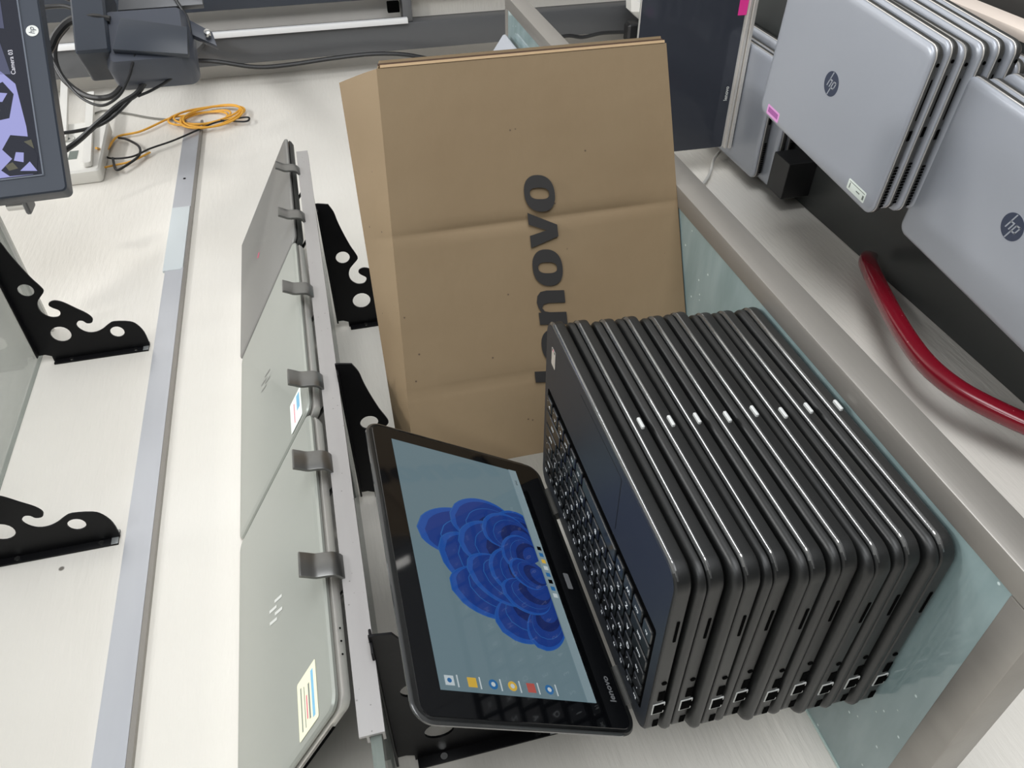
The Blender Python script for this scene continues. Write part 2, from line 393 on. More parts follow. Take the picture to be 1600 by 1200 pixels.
# steel display stands: curved front clips on a low foot bar
def stand(xs, label, group):
    t = thing('display_stand', label, 'stand', (sum(xs)/len(xs), .12, .4127), group=group)
    cx = sum(xs)/len(xs)
    for x in xs:
        dx = x-cx; b = MB()
        # L-shaped strip: up in front of the laptop edge, down under it, curling to the glass
        prof = [(-.0065, .0400), (-.0035, .0340), (.000, .0270), (.001, .0180), (.003, .0110), (.010, .0055), (.022, .0030), (.050, .0022)]
        w = .0125; th = .0016
        A = catmull([Vector((0, p, q)) for p, q in prof], 4)
        loops = []
        for i, p in enumerate(A):
            tg = (A[min(i+1, len(A)-1)]-A[max(i-1, 0)]).normalized(); nn = Vector((0, -tg.z, tg.y))
            loops.append([p+Vector((dx-w, 0, 0))+nn*th, p+Vector((dx+w, 0, 0))+nn*th, p+Vector((dx+w, 0, 0))-nn*th, p+Vector((dx-w, 0, 0))-nn*th])
        b.loft(loops, M['clip']); b.build('clip', t, True, .0005)
        b = MB(); b.cyl((dx, .030, .003), (0, 0, 1), .005, .004, M['chrome'], 12); b.build('screw', t)
        b = MB(); b.tube([(dx+.004, .036, .0005), (dx+.004, .100, .048)], .0022, M['clip'], smooth=1); b.build('back_rest', t)
    b = MB(); b.box((min(xs)-cx-.014, .040, .0000), (max(xs)-cx+.014, .054, .0020), M['clip']); b.build('foot_bar', t, True, .0005)
stand([.967, .812], 'steel clip stand under the dark grey laptop with red mark', 'steel display stands')
stand([.617, .437], 'steel clip stand holding the middle silver laptop', 'steel display stands')
stand([.312, .187], 'steel clip stand holding the left silver laptop', 'steel display stands')

# ------------------------------------------------------------------ stack of charcoal laptops
PW, PD = .300, .216
TB = .0152; TL = .0074; GAP = .0005; PITCH = .0231
def ports(b0, parent):
    def on(name, y0, y1, z0, z1, m, rim=None):
        b = MB()
        if rim:
            b.box((-.0006, y0-.0012, z0-.0010), (.0004, y1+.0012, z1+.0010), rim)
            b.box((-.0009, y0, z0), (.0006, y1, z1), m)
            b.box((-.0010, y0+.003, z0-.0014), (.0006, y1-.003, z0), m)
        else: b.box((-.0005, y0, z0), (.0006, y1, z1), m)
        b.build(name, parent, False)
    on('card_slot', .050, .075, .0066, .0086, M['black'])
    b = MB(); b.cyl((.0003, .133, .0072), (-1, 0, 0), .0022, .0009, M['black'], 12); b.build('audio_jack', parent, False)
    on('usb_port', .146, .159, .0046, .0096, M['black'])
    on('ethernet_port', .165, .178, .0034, .0116, M['black'], M['port_metal'])
    on('charging_port', .191, .201, .0046, .0090, M['black'])
def make_base(t):
    b = MB(); b.slab(0, PW, 0, PD, .017, [(.0100, .0014), (.0036, .0022), (.0006, .0040), (0, .0060), (0, TB-.0014), (.0012, TB-.0002), (.0022, TB)], M['rubber'], n=8)
    b.slab(.010, PW-.010, PD-.020, PD+.004, .004, [(.002, .0012), (0, .003), (0, .010), (.002, .012)], M['rubber'])
    for fx in (.03, PW-.03):
        for fy in (.025, PD-.035): b.cyl((fx, fy, 0), (0, 0, 1), .007, .0016, M['black'], 14)
    base = b.build('base', t); ports(b, base)
    b = MB(); b.slab(.0010, PW-.0010, -.0010, PD-.008, .0165, [(.0010, TB-.0032), (0, TB-.0028), (0, TB-.0018), (.0016, TB-.0002), (.0022, TB-.0001)], M['chamfer'], n=8); b.build('edge_bumper', t)
    return base
def at_level(z, jit=(0, 0, 0)):
    return T(.1138*z + jit[0], -.0142*z + jit[1], z) @ Matrix.Rotation(jit[2], 4, 'Z')
GRP = 'closed charcoal laptops in the stack on the glass counter'
p = thing('charcoal_laptop', 'x', 'laptop', group=GRP)
make_base(p)
b = MB(); b.slab(-.0004, PW+.0004, .0012, PD+.004, .0170, [(.0018, TB+GAP), (.0004, TB+GAP+.0008), (0, TB+GAP+.0036), (.0010, TB+GAP+.0056), (.0034, TB+GAP+.0070), (.0090, TB+GAP+TL)], M['rubber'], n=8)
lid = b.build('lid', p)
b = MB(); b.slab(.1400, .1515, -.0026, .0010, .0008, [(.0004, .0062), (0, .0068), (0, .0082), (.0004, .0088)], M['port_metal']); b.build('front_notch', p)
N = 8
ordw = ['bottommost', 'second from the bottom', 'third from the bottom', 'fourth from the bottom', 'fifth from the bottom', 'sixth from the bottom', 'seventh from the bottom', 'directly under the open laptop, eighth from the bottom']
jit = [(0, 0, 0), (.0022, .0015, .006), (-.0012, .0025, -.004), (.0015, -.001, .005), (-.001, .001, 0), (.002, .0035, -.006), (-.0015, -.001, .004), (.001, .002, -.003)]
for i in range(N):
    z = .0006 + i*PITCH
    lb = 'closed charcoal laptop in the counter stack, ' + ordw[i]
    if i == 0: p.matrix_world = at_level(z, jit[0]); p['label'] = lb
    else: dup(p, at_level(z, jit[i]), lb, GRP)

# ---- the open laptop on top
ZT = .0006 + N*PITCH
ol = thing('open_laptop', 'open black laptop with blue swirl screen on top of the stack', 'laptop', mw=at_level(ZT))
make_base(ol)
b = MB(); b.slab(.0022, PW-.0022, .0022, PD-.0022, .014, [(0, TB), (0, TB+.0003)], M['deck'], n=8); b.build('deck', ol)
kb = MB(); kb.slab(.012, .288, .078, .192, .003, [(0, TB+.0003), (0, TB+.0005)], M['black'])
kbo = kb.build('keyboard', ol)
rows = [
 ('Esc F1 F2 F3 F4 F5 F6 F7 F8 F9 F10 F11 F12 Ho En In De'.split(), .181, .0080, None),
 (list('`1234567890-=')+['Back'], .1605, .0155, {13: 1.9}),
 (['Tab']+list('QWERTYUIOP[]')+['\\'], .1415, .0155, {0: 1.45, 13: 1.4}),
 (['Caps']+list('ASDFGHJKL;\'')+['Enter'], .1225, .0155, {0: 1.75, 12: 2.15}),
 (['Shift']+list('ZXCVBNM,./')+['Shift'], .1035, .0155, {0: 2.2, 11: 2.75}),
 (['Fn', 'Ctrl', 'W', 'Alt', ' ', 'Alt', 'Prt', 'Ctrl', '<', '^', '>'], .0845, .0155, {4: 5.2, 1: 1.15, 0: 1.0}),
]
for labels, y, kh, wide in rows:
    ws = [(wide or {}).get(i, 1.0) for i in range(len(labels))]
    unit = (.272 - .0028*(len(labels)-1))/sum(ws); x = .014
    for lab, wv in zip(labels, ws):
        kw = unit*wv
        b = MB(); z0 = TB+.0005
        b.slab(0, kw, 0, kh, .0022, [(0, 0), (0, .0010), (.0009, .0018)], M['key'], n=3)
        if lab.strip():
            big = len(lab) == 1
            b.text(lab, .0072 if big else .0042, M['legend'], T(kw*.38 if big else kw*.5, kh*.56, .0019), th=.0001)
            if big and lab.isalnum() is False or lab.isdigit(): b.text('-', .004, M['legend'], T(kw*.7, kh*.3, .0019), th=.0001)
        o = b.build('key', kbo); o.location = (x, y, z0)
        x += kw + .0028
b = MB(); b.slab(.100, .200, .010, .070, .003, [(0, TB+.0003), (0, TB+.0005)], M['rubber'])
b.slab(.1006, .1994, .0106, .0694, .003, [(0, TB+.0005), (0, TB+.0006)], M['deck']); b.build('trackpad', ol)
b = MB(); b.slab(.270, .281, .022, .042, .001, [(0, TB+.0003), (0, TB+.0005)], M['silver_edge'])
for i in range(4): b.box((.2715+.0022*i, .0225, TB+.0005), (.2727+.0022*i, .025, TB+.0006), [M['black'], M['ink'], M['red_mark'], M['black']][i])
b.build('palmrest_sticker', ol, False)
for x0 in (.026, .238):
    b = MB(); b.tube([(x0, PD-.002, TB+.001), (x0+.036, PD-.002, TB+.001)], .0052, M['hp_base'], n=14, smooth=1); b.build('hinge', ol)
# lid tilted over the keyboard at 57 degrees
A57 = math.radians(57.0)
LX0, LX1, LS = .0000, .3095, .2100
lidm = frame_mx((0, PD-.003, TB+.0025), (1, 0, 0), (0, -math.cos(A57), math.sin(A57)))
b = MB(); b.slab(LX0, LX1, .000, LS, .017, [(.009, -.0088), (.0035, -.0080), (.0008, -.0050), (0, -.0020), (.0016, 0)], M['rubber'], n=8)
b.slab(LX0-.0006, LX1+.0006, .004, LS+.0006, .0174, [(.002, -.0034), (0, -.0028), (0, -.0012), (.0022, .0000)], M['rubber_edge'], n=8)
slid = b.build('screen_lid', ol); slid.matrix_local = lidm
b = MB(); b.slab(.0045, .3050, .006, .2045, .010, [(0, .0001), (.0004, .0006)], M['bezel'], n=6)
bz = b.build('bezel', slid)
def arcs(c, ang, L, wd, bend, n=26):
    """teardrop petal outline starting at c"""
    P = []
    for side in (1, -1):
        ts = [k/n for k in range(n+1)]
        if side < 0: ts = ts[::-1][1:-1]
        for t in ts:
            w = wd*side*(math.sin(math.pi/2*t/.58)**1.1 if t < .58 else math.sqrt(max(0, 1-((t-.58)/.42)**2)))
            a = ang + bend*t
            P.append((c[0]+L*t*math.cos(a)-w*math.sin(a), c[1]+L*t*math.sin(a)+w*math.cos(a)))
    return P
D = MB(); z = .0008
sx0, sx1, sy0, sy1 = .0255, .2905, .0370, .1850
D.add([(sx0, sy0, z), (sx1, sy0, z), (sx1, sy1, z), (sx0, sy1, z)], [(0, 1, 2, 3)], M['screen_bg'])
k = 0
for (cx, cy, ang, L, wd, bend) in (
    (.165, .060, 62, .118, .034, .35), (.150, .060, 95, .100, .036, -.2), (.180, .056, 40, .086, .034, .55), (.150, .056, 128, .104, .032, -.35),
    (.190, .046, 22, .046, .026, .7), (.140, .050, 152, .086, .028, -.35), (.170, .048, 70, .088, .030, .3), (.145, .048, 108, .086, .030, -.3),
    (.128, .047, 160, .066, .020, -.2), (.185, .044, 50, .062, .026, .5), (.158, .045, 88, .066, .026, .3), (.140, .044, 130, .060, .022, -.4),
    (.172, .040, 62, .050, .022, .6), (.150, .040, 100, .046, .018, -.3)):
    for q, (s, mi) in enumerate(((1, 3), (.990, 2), (.93, 1), (.80, 3), (.79, 1), (.66, 0), (.50, 1))):
        out = arcs((cx, cy), math.radians(ang), L*s, wd*s*.93, bend)
        out = [(x, min(max(y, .0475), .183)) for x, y in out]
        k += 1
        zz = z + .000004*k
        D.add([(x, y, zz) for x, y in out], [tuple(range(len(out)))], BL[mi])
z2 = z + .0005
D.add([(sx0, sy0, z2), (sx1, sy0, z2), (sx1, sy0+.0095, z2), (sx0, sy0+.0095, z2)], [(0, 1, 2, 3)], M['task'])
for i in range(8):
    x = .128 + i*.0078
    D.add([(x, sy0+.0022, z2+.0001), (x+.0045, sy0+.0022, z2+.0001), (x+.0045, sy0+.0070, z2+.0001), (x, sy0+.0070, z2+.0001)], [(0, 1, 2, 3)], [M['ic_white'], M['ic_blue'], M['black'], M['ic_blue'], M['ic_white'], M['ic_yellow'], M['ic_blue'], M['black']][i])
D.text('ENG', .0034, M['black'], T(.272, sy0+.0047, z2+.0001), th=0)
for i, (mm, yy) in enumerate(((M['ic_white'], .176), (M['ic_yellow'], .156), (M['ic_blue'], .137), (M['ic_yellow'], .119), (M['ic_red'], .101), (M['ic_blue'], .083))):
    D.add([(x, y, z2) for x, y in (circ(.0335, yy, .0042, 16) if i in (2, 3, 5) else [(.0295, yy-.004), (.0375, yy-.004), (.0375, yy+.004), (.0295, yy+.004)])], [tuple(range(16 if i in (2, 3, 5) else 4))], mm)
    if i in (0, 2, 3, 5): D.add([(x, y, z2+.0001) for x, y in circ(.0335, yy, .0020, 10)], [tuple(range(10))], [M['ic_blue'], 0, M['ic_white'], M['ic_white'], 0, M['ic_white']][i])
    D.add([(.0285, yy-.0078, z2), (.0385, yy-.0078, z2), (.0385, yy-.0066, z2), (.0285, yy-.0066, z2)], [(0, 1, 2, 3)], M['ic_white'])
D.build('display', slid, False)
b = MB(); b.text('lenovo', .0088, M['dim_legend'], T(.040, .0165, .0008), offset=.0002); b.build('brand_lettering', slid, False)
b = MB(); b.slab(.142, .160, .0155, .0215, .001, [(0, .0007), (0, .0009)], M['dim_legend']); b.build('home_button', slid, False)

# ------------------------------------------------------------------ brown cardboard box
DD = Vector((-.475, .880, 0)).normalized(); NN = Vector((-DD.y, DD.x, 0))
bx = thing('cardboard_box', 'brown cardboard laptop box standing on the counter behind the black stack', 'box', mw=frame_mx((.564, -.155, 0.0014), DD, NN))
L = .4275; DP = .062
b = MB()
nx, nz = 26, 16
def ftop(s): return .310 + .060*s/L*.42
def bulge(s, zz): return .0016*math.sin(s*23+zz*9)*math.sin(zz*11+1) + (-.0022*math.exp(-((s-.166)/.0045)**2)) + (-.0012*math.exp(-((s-.335)/.006)**2))
vs = []; fs = []
ss = sorted(set([L*i/nx for i in range(nx+1)] + [.150, .158, .163, .166, .169, .174, .182, .328, .335, .342])); nx = len(ss)-1
for i, s in enumerate(ss):
    for j in range(nz+1):
        q = j/nz; edge = min(1, 6*min(q, 1-q)+.0)*min(1, 8*min(s/L, 1-s/L))
        vs.append((s, bulge(s, q*.31)*max(edge, .35 if 0 < i < nx else 0), q*ftop(s)))
nf = len(vs)
for i, s in enumerate(ss):   # slanting top flap up to the back edge
    for t in (.25, .5, .75, 1):
        vs.append((s, -DP*t + bulge(s, .3)*(1-t), ftop(s) + (.3465-ftop(s))*(t**.85) + .0012*math.sin(s*60)*math.sin(t*3.1)))
for i in range(nx):
    for j in range(nz): a = i*(nz+1)+j; fs.append((a, a+nz+1, a+nz+2, a+1))
    a0 = i*(nz+1)+nz; a1 = a0+nz+1
    prev = (a0, a1)
    for t in range(4):
        c0 = nf+i*4+t; c1 = nf+(i+1)*4+t; fs.append((prev[0], prev[1], c1, c0)); prev = (c0, c1)
o = len(vs); vs += [(0, 0, 0), (L, 0, 0), (L, -DP, 0), (0, -DP, 0), (0, -DP, .3465), (L, -DP, .3465), (L, 0, ftop(L)), (0, 0, ftop(0))]
fs += [(o, o+1, o+2, o+3)[::-1], (o+3, o+4, o+5, o+2)[::-1], (o+1, o+2, o+5, o+6), (o, o+7, o+4, o+3)]
b.add(vs, fs, M['card']); bo = b.build('carton', bx)
b = MB(); b.box((-.0048, -.0028, .004), (-.0030, -.0004, ftop(0)-.002), M['card_edge']); b.box((-.0030, -.0030, .002), (-.0004, .0006, ftop(0)-.004), M['card_light'])
b.box((-.0080, -DP+.002, .004), (-.0050, -.0040, ftop(0)-.004), M['card']); b.build('side_flap', bx, False)
# printed lettering: letters drawn as outlines, reading towards -x
def ell(cx, cz, rx, rz, p=2.3, n=40):
    out = []
    for k in range(n):
        t = 2*math.pi*k/n; c, s_ = math.cos(t), math.sin(t)
        out.append((cx + rx*math.copysign(abs(c)**(2/p), c), cz + rz*math.copysign(abs(s_)**(2/p), s_)))
    return out
def sh(o, cz=.157): return [(x - 0.12*(zz-cz), zz) for x, zz in o]
letters = []
XH0, XH1 = .142, .1735; mid = (XH0+XH1)/2
def O(c, w): return [sh(ell(c, mid, w/2, .0168)), sh(ell(c, mid, .0060, .0106, 2.6)[::-1])]
letters.append(O(.1395, .0385)); letters.append(O(.2190, .0400))
letters.append([sh([(.1975, XH1), (.1845, XH1), (.1785, .1545), (.1725, XH1), (.1600, XH1), (.1725, XH0), (.1850, XH0)])])
n_ = [(.2820, XH0), (.2820, XH1), (.2685, XH1), (.2685, .1700), (.2630, .1730), (.2570, XH1+.0008), (.2500, .1728), (.2455, .1690), (.2440, .1620), (.2440, XH0), (.2578, XH0), (.2578, .1610), (.2595, .1672), (.2635, .1690), (.2670, .1665), (.2682, .1610), (.2682, XH0)]
letters.append([sh(n_)])
letters.append([sh(ell(.3065, mid, .0195, .0168)), sh([(.299, .161), (.314, .161), (.313, .166), (.306, .1680), (.300, .1655)])])
letters.append([sh([(.3475, XH0), (.3475, .1860), (.3350, .1860), (.3350, XH0)])])
fx = Matrix(((1, 0, 0, 0), (0, 0, 1, .0021), (0, 1, 0, 0), (0, 0, 0, 1)))
b = MB()
for outs in letters: b.shape(outs, .0006, M['print'], fx)
b.build('printed_lettering', bx, False)

# ------------------------------------------------------------------ black lower shelf with stacks of silver laptops
ls = thing('lower_shelf', 'long black lower shelf below the counter carrying stacked silver laptops', 'shelf', (0, 0, -.54))
b = MB(); b.box((-.5, -.0905, -.035), (1.86, YW-.001, 0), M['shelf_black']); b.build('black_top', ls, False)
b = MB(); b.box((-.5, -.1045, -.038), (1.86, -.0910, .001), M['shelf_trim']); b.build('front_trim', ls, True, .001)
for x in (-.45, .7, 1.82):
    b = MB(); b.box((x-.02, .10, -.36), (x+.02, .30, -.0355), M['shelf_black']); b.build('support', ls, False)

EW, ED, EP = .338, .237, .0225
# origin: corner x=0 is the left side (towards the camera), y=0 the front edge, hinge at y=ED
def make_elite(label, group):
    t = thing('grey_silver_laptop', label, 'laptop', group=group)
    b = MB(); b.slab(0, EW, 0, ED, .016, [(.009, .0012), (.003, .0022), (.0004, .0060), (0, .0105), (.0008, .0118)], M['hp_base'], n=8); base = b.build('base', t)
    b = MB(); b.slab(.0002, EW-.0002, .0002, ED-.0002, .0158, [(.0006, .0119), (0, .0124), (0, .0132), (.001, .0137)], M['silver_edge'], n=8); b.build('palmrest_edge', t)
    b = MB(); b.slab(.0004, EW-.0004, .0004, ED-.0002, .0158, [(.0014, .0142), (.0002, .0150), (0, .0168), (.0012, .0188), (.0050, .0203), (.0110, .0208)], M['hp_lid'], n=8); b.build('lid', t)
    b = MB(); b.box((-.0003, .040, .0062), (.0006, .094, .0078), M['black']); b.build('card_slot', base, False)
    b = MB(); b.cyl((.0004, .022, .0078), (-1, 0, 0), .0024, .0010, M['black'], 12); b.build('audio_jack', base, False)
    b = MB(); b.box((-.0004, .108, .0050), (.0006, .122, .0098), M['black']); b.build('usb_port', base, False)
    b = MB()
    for i in range(14): b.box((-.0004, .160+i*.0046, .0040), (.0006, .1625+i*.0046, .0096), M['black'])
    b.build('vent', base, False)
    return t
def stack(x, y, ztop, n, rz, sets, labels, group, first):
    """sets: per level (dx, dy) measured from the top laptop"""
    for i in range(n):
        dx, dy, dr = sets[i] if i < len(sets) else (0, 0, 0)
        mw = T(x+dx, y+dy, ztop-.0208-EP*i) @ Matrix.Rotation(rz+dr, 4, 'Z')
        if first is None: first = make_elite(labels[i], group); first.matrix_world = mw; tops.append(first)
        else:
            c = dup(first, mw, labels[i], group)
            if i == 0: tops.append(c)
    return first
tops = []
ow = ['top', 'second from top', 'third from top', 'fourth from top', 'fifth from top', 'sixth from top', 'seventh from top', 'bottom']
def lab(s, n): return ['silver laptop, %s of %s' % (ow[i] if i < n-1 else 'bottom', s) for i in range(n)]
el = stack(.5765, -.1165, -.355, 8, math.radians(-4.6), [(0, 0, 0), (.003, -.002, 0), (.004, .004, .01), (0, .003, 0), (.001, .002, 0), (-.002, .004, 0), (.004, .030, .080), (.006, .032, .080)],
      lab('the tall lower-shelf stack with pink and white stickers', 8), 'silver laptops in the tall lower stack', None)
el2 = stack(.2524, -.047, -.425, 5, math.radians(-5.3), [(0, 0, 0), (-.006, .003, 0), (-.012, -.003, 0), (-.018, -.002, 0), (-.02, 0, 0)],
      lab('the nearest lower-shelf stack cut by the frame edge', 5), 'silver laptops in the nearest lower stack', el)
el3 = stack(1.075, .068, -.462, 3, 0, [(0, 0, 0), (-.030, .006, 0), (-.02, -.004, 0)],
      lab('the low stack under the standing black-screened laptop', 3), 'silver laptops in the low far stack', el)
# details only on the top laptops: badges and stickers
def badge(parent, cx, cy, z):
    b = MB(); b.cyl((0, 0, 0), (0, 0, 1), .0175, .0003, M['hp_badge'], 40)
    R = .0175; q = .36
    def bar(x0, y0, x1, y1, w=.0019):
        b.poly([(x0-w/2, y0), (x0+w/2, y0), (x1+w/2, y1), (x1-w/2, y1)], M['hp_lid'], T(0, 0, .0003), .0002)
    def X(x, y): return x + q*y
    bar(X(-.0070, -.0055), -.0055, X(-.0070, .0165), .0165)             # h stem
    bar(X(-.0012, -.0055), -.0055, X(-.0012, .0040), .0040)             # h leg
    b.poly([(X(-.0075, .0040), .0040), (X(-.0005, .0040), .0040), (X(-.0005, .0060), .0060), (X(-.0075, .0060), .0060)], M['hp_lid'], T(0, 0, .0003), .0002)
    bar(X(.0030, -.0165), -.0165, X(.0030, .0060), .0060)               # p stem
    bar(X(.0092, -.0055), -.0055, X(.0092, .0060), .0060)
    for y0 in (.0040, -.0057): b.poly([(X(.0025, y0), y0), (X(.0099, y0), y0), (X(.0099, y0+.002), y0+.002), (X(.0025, y0+.002), y0+.002)], M['hp_lid'], T(0, 0, .0003), .0002)
    o = b.build('badge', parent, False); o.location = (cx, cy, z); o.rotation_euler = (0, 0, math.pi)
LIDZ = .0208
def lid_of(t): return [c for c in t.children if c.name.startswith('lid')][0]
badge(lid_of(tops[0]), EW/2, ED/2, LIDZ); badge(lid_of(tops[1]), EW/2, ED/2, LIDZ)
sticker(lid_of(tops[0]), .020, ED-.026, .064, ED-.010, M['paper'], [(.06,.94,.16,.22,M['ink']),(.06,.14,.4,.8,M['ink']),(.3,.5,.5,.6,M['ink']),(.85,.9,.3,.8,M['ink'])], LIDZ)
sticker(lid_of(tops[0]), .273, ED-.022, .312, ED-.006, M['pink'], [(.1,.9,.2,.72,M['pink_ink'])], LIDZ)

# ------------------------------------------------------------------ standing black-screened laptop
sl = thing('standing_laptop', 'laptop propped upright with black reflective screen and hot pink sticker', 'laptop', mw=frame_mx((1.178, .276, -.4475), (0, -1, 0), (math.sin(.03), 0, math.cos(.03))))
b = MB(); b.slab(0, .330, 0, .218, .004, [(.001, -.0060), (0, -.005), (0, -.001), (.001, 0)], M['silver_edge']); pn = b.build('screen_panel', sl)
b = MB(); b.slab(.001, .329, .009, .2175, .004, [(0, 0), (.0002, .0006)], M['bezel2']); b.build('screen', pn)
b = MB(); b.text('lenovo', .0105, M['slash'], T(.115, .0200, .0030), offset=.0003); b.build('brand_lettering', pn, False)
b = MB(); b.slab(.262, .292, .006, .024, .001, [(0, .0008), (0, .0010)], M['hotpink']); b.build('pink_sticker', pn, False)
b = MB(); b.slab(-.003, .333, -.012, -.004, .003, [(.001, -.0200), (0, -.018), (0, .004), (.001, .006)], M['silver_edge']); b.slab(-.003, .333, -.0028, .0035, .003, [(.001, -.0200), (0, -.018), (0, .0025), (.001, .004)], M['silver_edge'])
b.slab(.002, .328, .004, .214, .006, [(.002, -.0200), (0, -.018), (0, -.010), (.002, -.008)], M['silver']); b.build('keyboard_half', sl)

pb = thing('power_brick', 'black rectangular power brick on the lower shelf beside the low laptop stack', 'power adapter', mw=T(.985, .262, -.5398) @ Matrix.Rotation(math.radians(-2), 4, 'Z'))
b = MB(); b.slab(0, .058, -.03, .045, .003, [(.001, 0), (0, .001), (0, .060), (.001, .061)], M['cable']); b.build('casing', pb)
b = MB(); b.tube([(.030, .045, .010), (.030, .058, .006), (.08, .062, .0045), (.16, .060, .0045)], .0028, M['cable']); b.build('lead', pb)
# ------------------------------------------------------------------ red bar
P = [(.745, .300, -.515), (.716, .285, -.487), (.672, .276, -.463), (.609, .272, -.438), (.545, .270, -.416), (.492, .270, -.402), (.447, .270, -.394), (.408, .270, -.394), (.368, .270, -.403), (.325, .270, -.424), (.285, .270, -.450), (.24, .272, -.49), (.19, .275, -.52)]
b = MB(); PP = catmull([Vector(p) for p in P], 6); loops = []
for i, q in enumerate(PP):
    tg = (PP[min(i+1, len(PP)-1)]-PP[max(i-1, 0)]).normalized(); side = Vector((0, 1, 0)); up = side.cross(tg).normalized(); sd = tg.cross(up)
    l = []
    for kx in range(16):
        a = 2*math.pi*kx/16; c, s_ = math.cos(a), math.sin(a)
        l.append(q + up*.0135*math.copysign(abs(c)**.6, c) + sd*.0115*math.copysign(abs(s_)**.6, s_))
    loops.append(l)
b.loft(loops, M['red']); tag(b.build('red_bar'), 'curved dark red metal bar arching over the black lower shelf', 'bar')

# ------------------------------------------------------------------ steel frame at the side wall
fr = thing('steel_frame', 'dark grey steel frame with white panels against the side wall', 'frame', (0, 0, 0))
b = MB(); b.box((1.985, .212, -.9), (2.045, .282, 1.98), M['frame']); b.build('post', fr, True, .002)
b = MB(); b.box((1.975, .198, .10), (1.99, .2115, 1.98), M['frame_hi']); b.build('glint_painted_lip', fr, True, .001)
b = MB(); b.box((1.99, .02, -.9), (2.045, .150, 1.98), M['mon']); b.build('post', fr, True, .002)
b = MB(); b.box((1.99, .1505, .085), (2.04, .2115, .110), M['frame']); b.build('crossbar', fr, True, .001)
b = MB(); b.box((1.985, .158, .118), (2.0, .185, .150), M['black']); b.build('latch', fr, True, .002)
b = MB(); b.box((2.03, .151, -.9), (2.048, .2115, .0845), M['wall']); b.build('infill_panel', fr, False)

# ------------------------------------------------------------------ camera-feed monitor, upper corner
FI = math.radians(-41)
mo = thing('monitor', 'black monitor showing a lilac camera feed, at the upper corner', 'monitor', mw=frame_mx((.893, .084, .734), (math.cos(FI), math.sin(FI), 0), (-.03, .02, 1)))
b = MB(); b.slab(0, .520, 0, .310, .008, [(.004, -.030), (0, -.024), (0, -.002), (.002, 0)], M['mon']); b.build('housing', mo)
b = MB(); b.box((.026, .0265, 0), (.494, .0285, .0012), M['mon_line']); b.box((.0255, .0265, 0), (.0275, .29, .0012), M['mon_line']); b.build('bezel_line', mo, False)
b = MB(); b.add([(.028, .0290, .0004), (.492, .0290, .0004), (.492, .290, .0004), (.028, .290, .0004)], [(0, 1, 2, 3)], M['mon_dark'])
def quad(pts, m, z=.0008): b.add([(x, y, z) for x, y in pts], [tuple(range(len(pts)))], m)
quad([(.029, .100), (.029, .04), (.10, .04), (.165, .046), (.19, .066), (.185, .20), (.029, .24)], M['mon_bg'])
quad([(.18, .05), (.24, .06), (.25, .12), (.19, .15)], M['mon_mid'])
quad([(.029, .035), (.055, .031), (.085, .040), (.090, .062), (.07, .075), (.055, .064), (.040, .080), (.030, .07)], M['mon_dark'], .0010)
quad([(.033, .034), (.048, .042), (.036, .056)], M['mon_bg'], .0012)
quad([(.048, .050), (.062, .048), (.064, .058), (.052, .062)], M['mon_bg'], .0012)
quad([(.066, .034), (.080, .036), (.078, .046)], M['mon_olive'], .0012)
quad([(.040, .058), (.050, .064), (.046, .074), (.038, .07)], M['mon_olive'], .0012)
quad([(.115, .060), (.150, .050), (.170, .062), (.160, .085), (.13, .100), (.112, .085)], M['mon_dark'], .0010)
quad([(.118, .075), (.128, .070), (.130, .095), (.12, .10)], M['mon_olive'], .0012)
quad([(.140, .066), (.152, .058), (.158, .085), (.145, .095)], M['mon_bg'], .0012)
quad([(.25, .05), (.45, .05), (.45, .08), (.26, .10)], M['mon_mid'])
b.text('Camera 03', .0085, M['white_light'], T(.198, .046, .0014), th=.0002)
b.build('picture', mo, False)
b = MB(); b.cyl((.243, .0140, 0), (0, 0, 1), .0085, .0006, M['slash'], 24); b.text('hp', .011, M['mon'], T(.243, .0145, .0008), shear=.3, th=.0002); b.build('badge', mo, False)
b = MB(); b.box((.20, .08, -.075), (.32, .20, -.0305), M['mon']); b.tube([(.26, .14, -.07), (.30, .18, -.20), (.33, .18, -.33)], .02, M['stand_grey'], smooth=4); b.build('rear_mount', mo)
# chunky slate bracket behind it
ab = thing('mounting_bracket', 'chunky slate grey mounting bracket hung with black cables', 'bracket', (1.44, .05, .64))
b = MB(); cx = frame_mx((0, 0, 0), (.80, -.60, 0), (0, 0, 1))
b.slab(-.075, .055, -.055, .100, .02, [(.010, -.05), (0, -.04), (0, .01), (.012, .03)], M['stand_grey'], cx); b.build('body', ab)
b = MB(); b.slab(-.045, .125, .085, .145, .006, [(.003, -.05), (0, -.045), (0, .035), (.004, .04)], M['mon'], cx); b.build('terminal_box', ab)
b = MB(); b.poly([(-.068, -.050), (-.010, -.055), (.020, .06), (-.045, .08)], M['mon'], cx @ T(0, 0, .0302), .012); b.build('side_plate', ab, True, .001)
b = MB(); b.poly([(.060, -.085), (.085, -.085), (.125, .06), (.06, .07)], M['frame'], cx @ T(0, 0, .0), .012); b.poly([(-.02, -.098), (.012, -.092), (.10, .02), (.08, .05)], M['stand_grey'], cx @ T(0, 0, -.02), .014)
b.cyl(cx @ Vector((.0, -.085, .0)), cx.to_3x3() @ Vector((0, 0, 1)), .006, .012, M['chrome'], 12); b.build('hinge_arm', ab, True, .001)
b = MB(); b.tube([(0, .02, 0), (.25, .10, .0), (.54, .16, 0)], .022, M['frame'], smooth=4); b.build('reach_arm', ab)

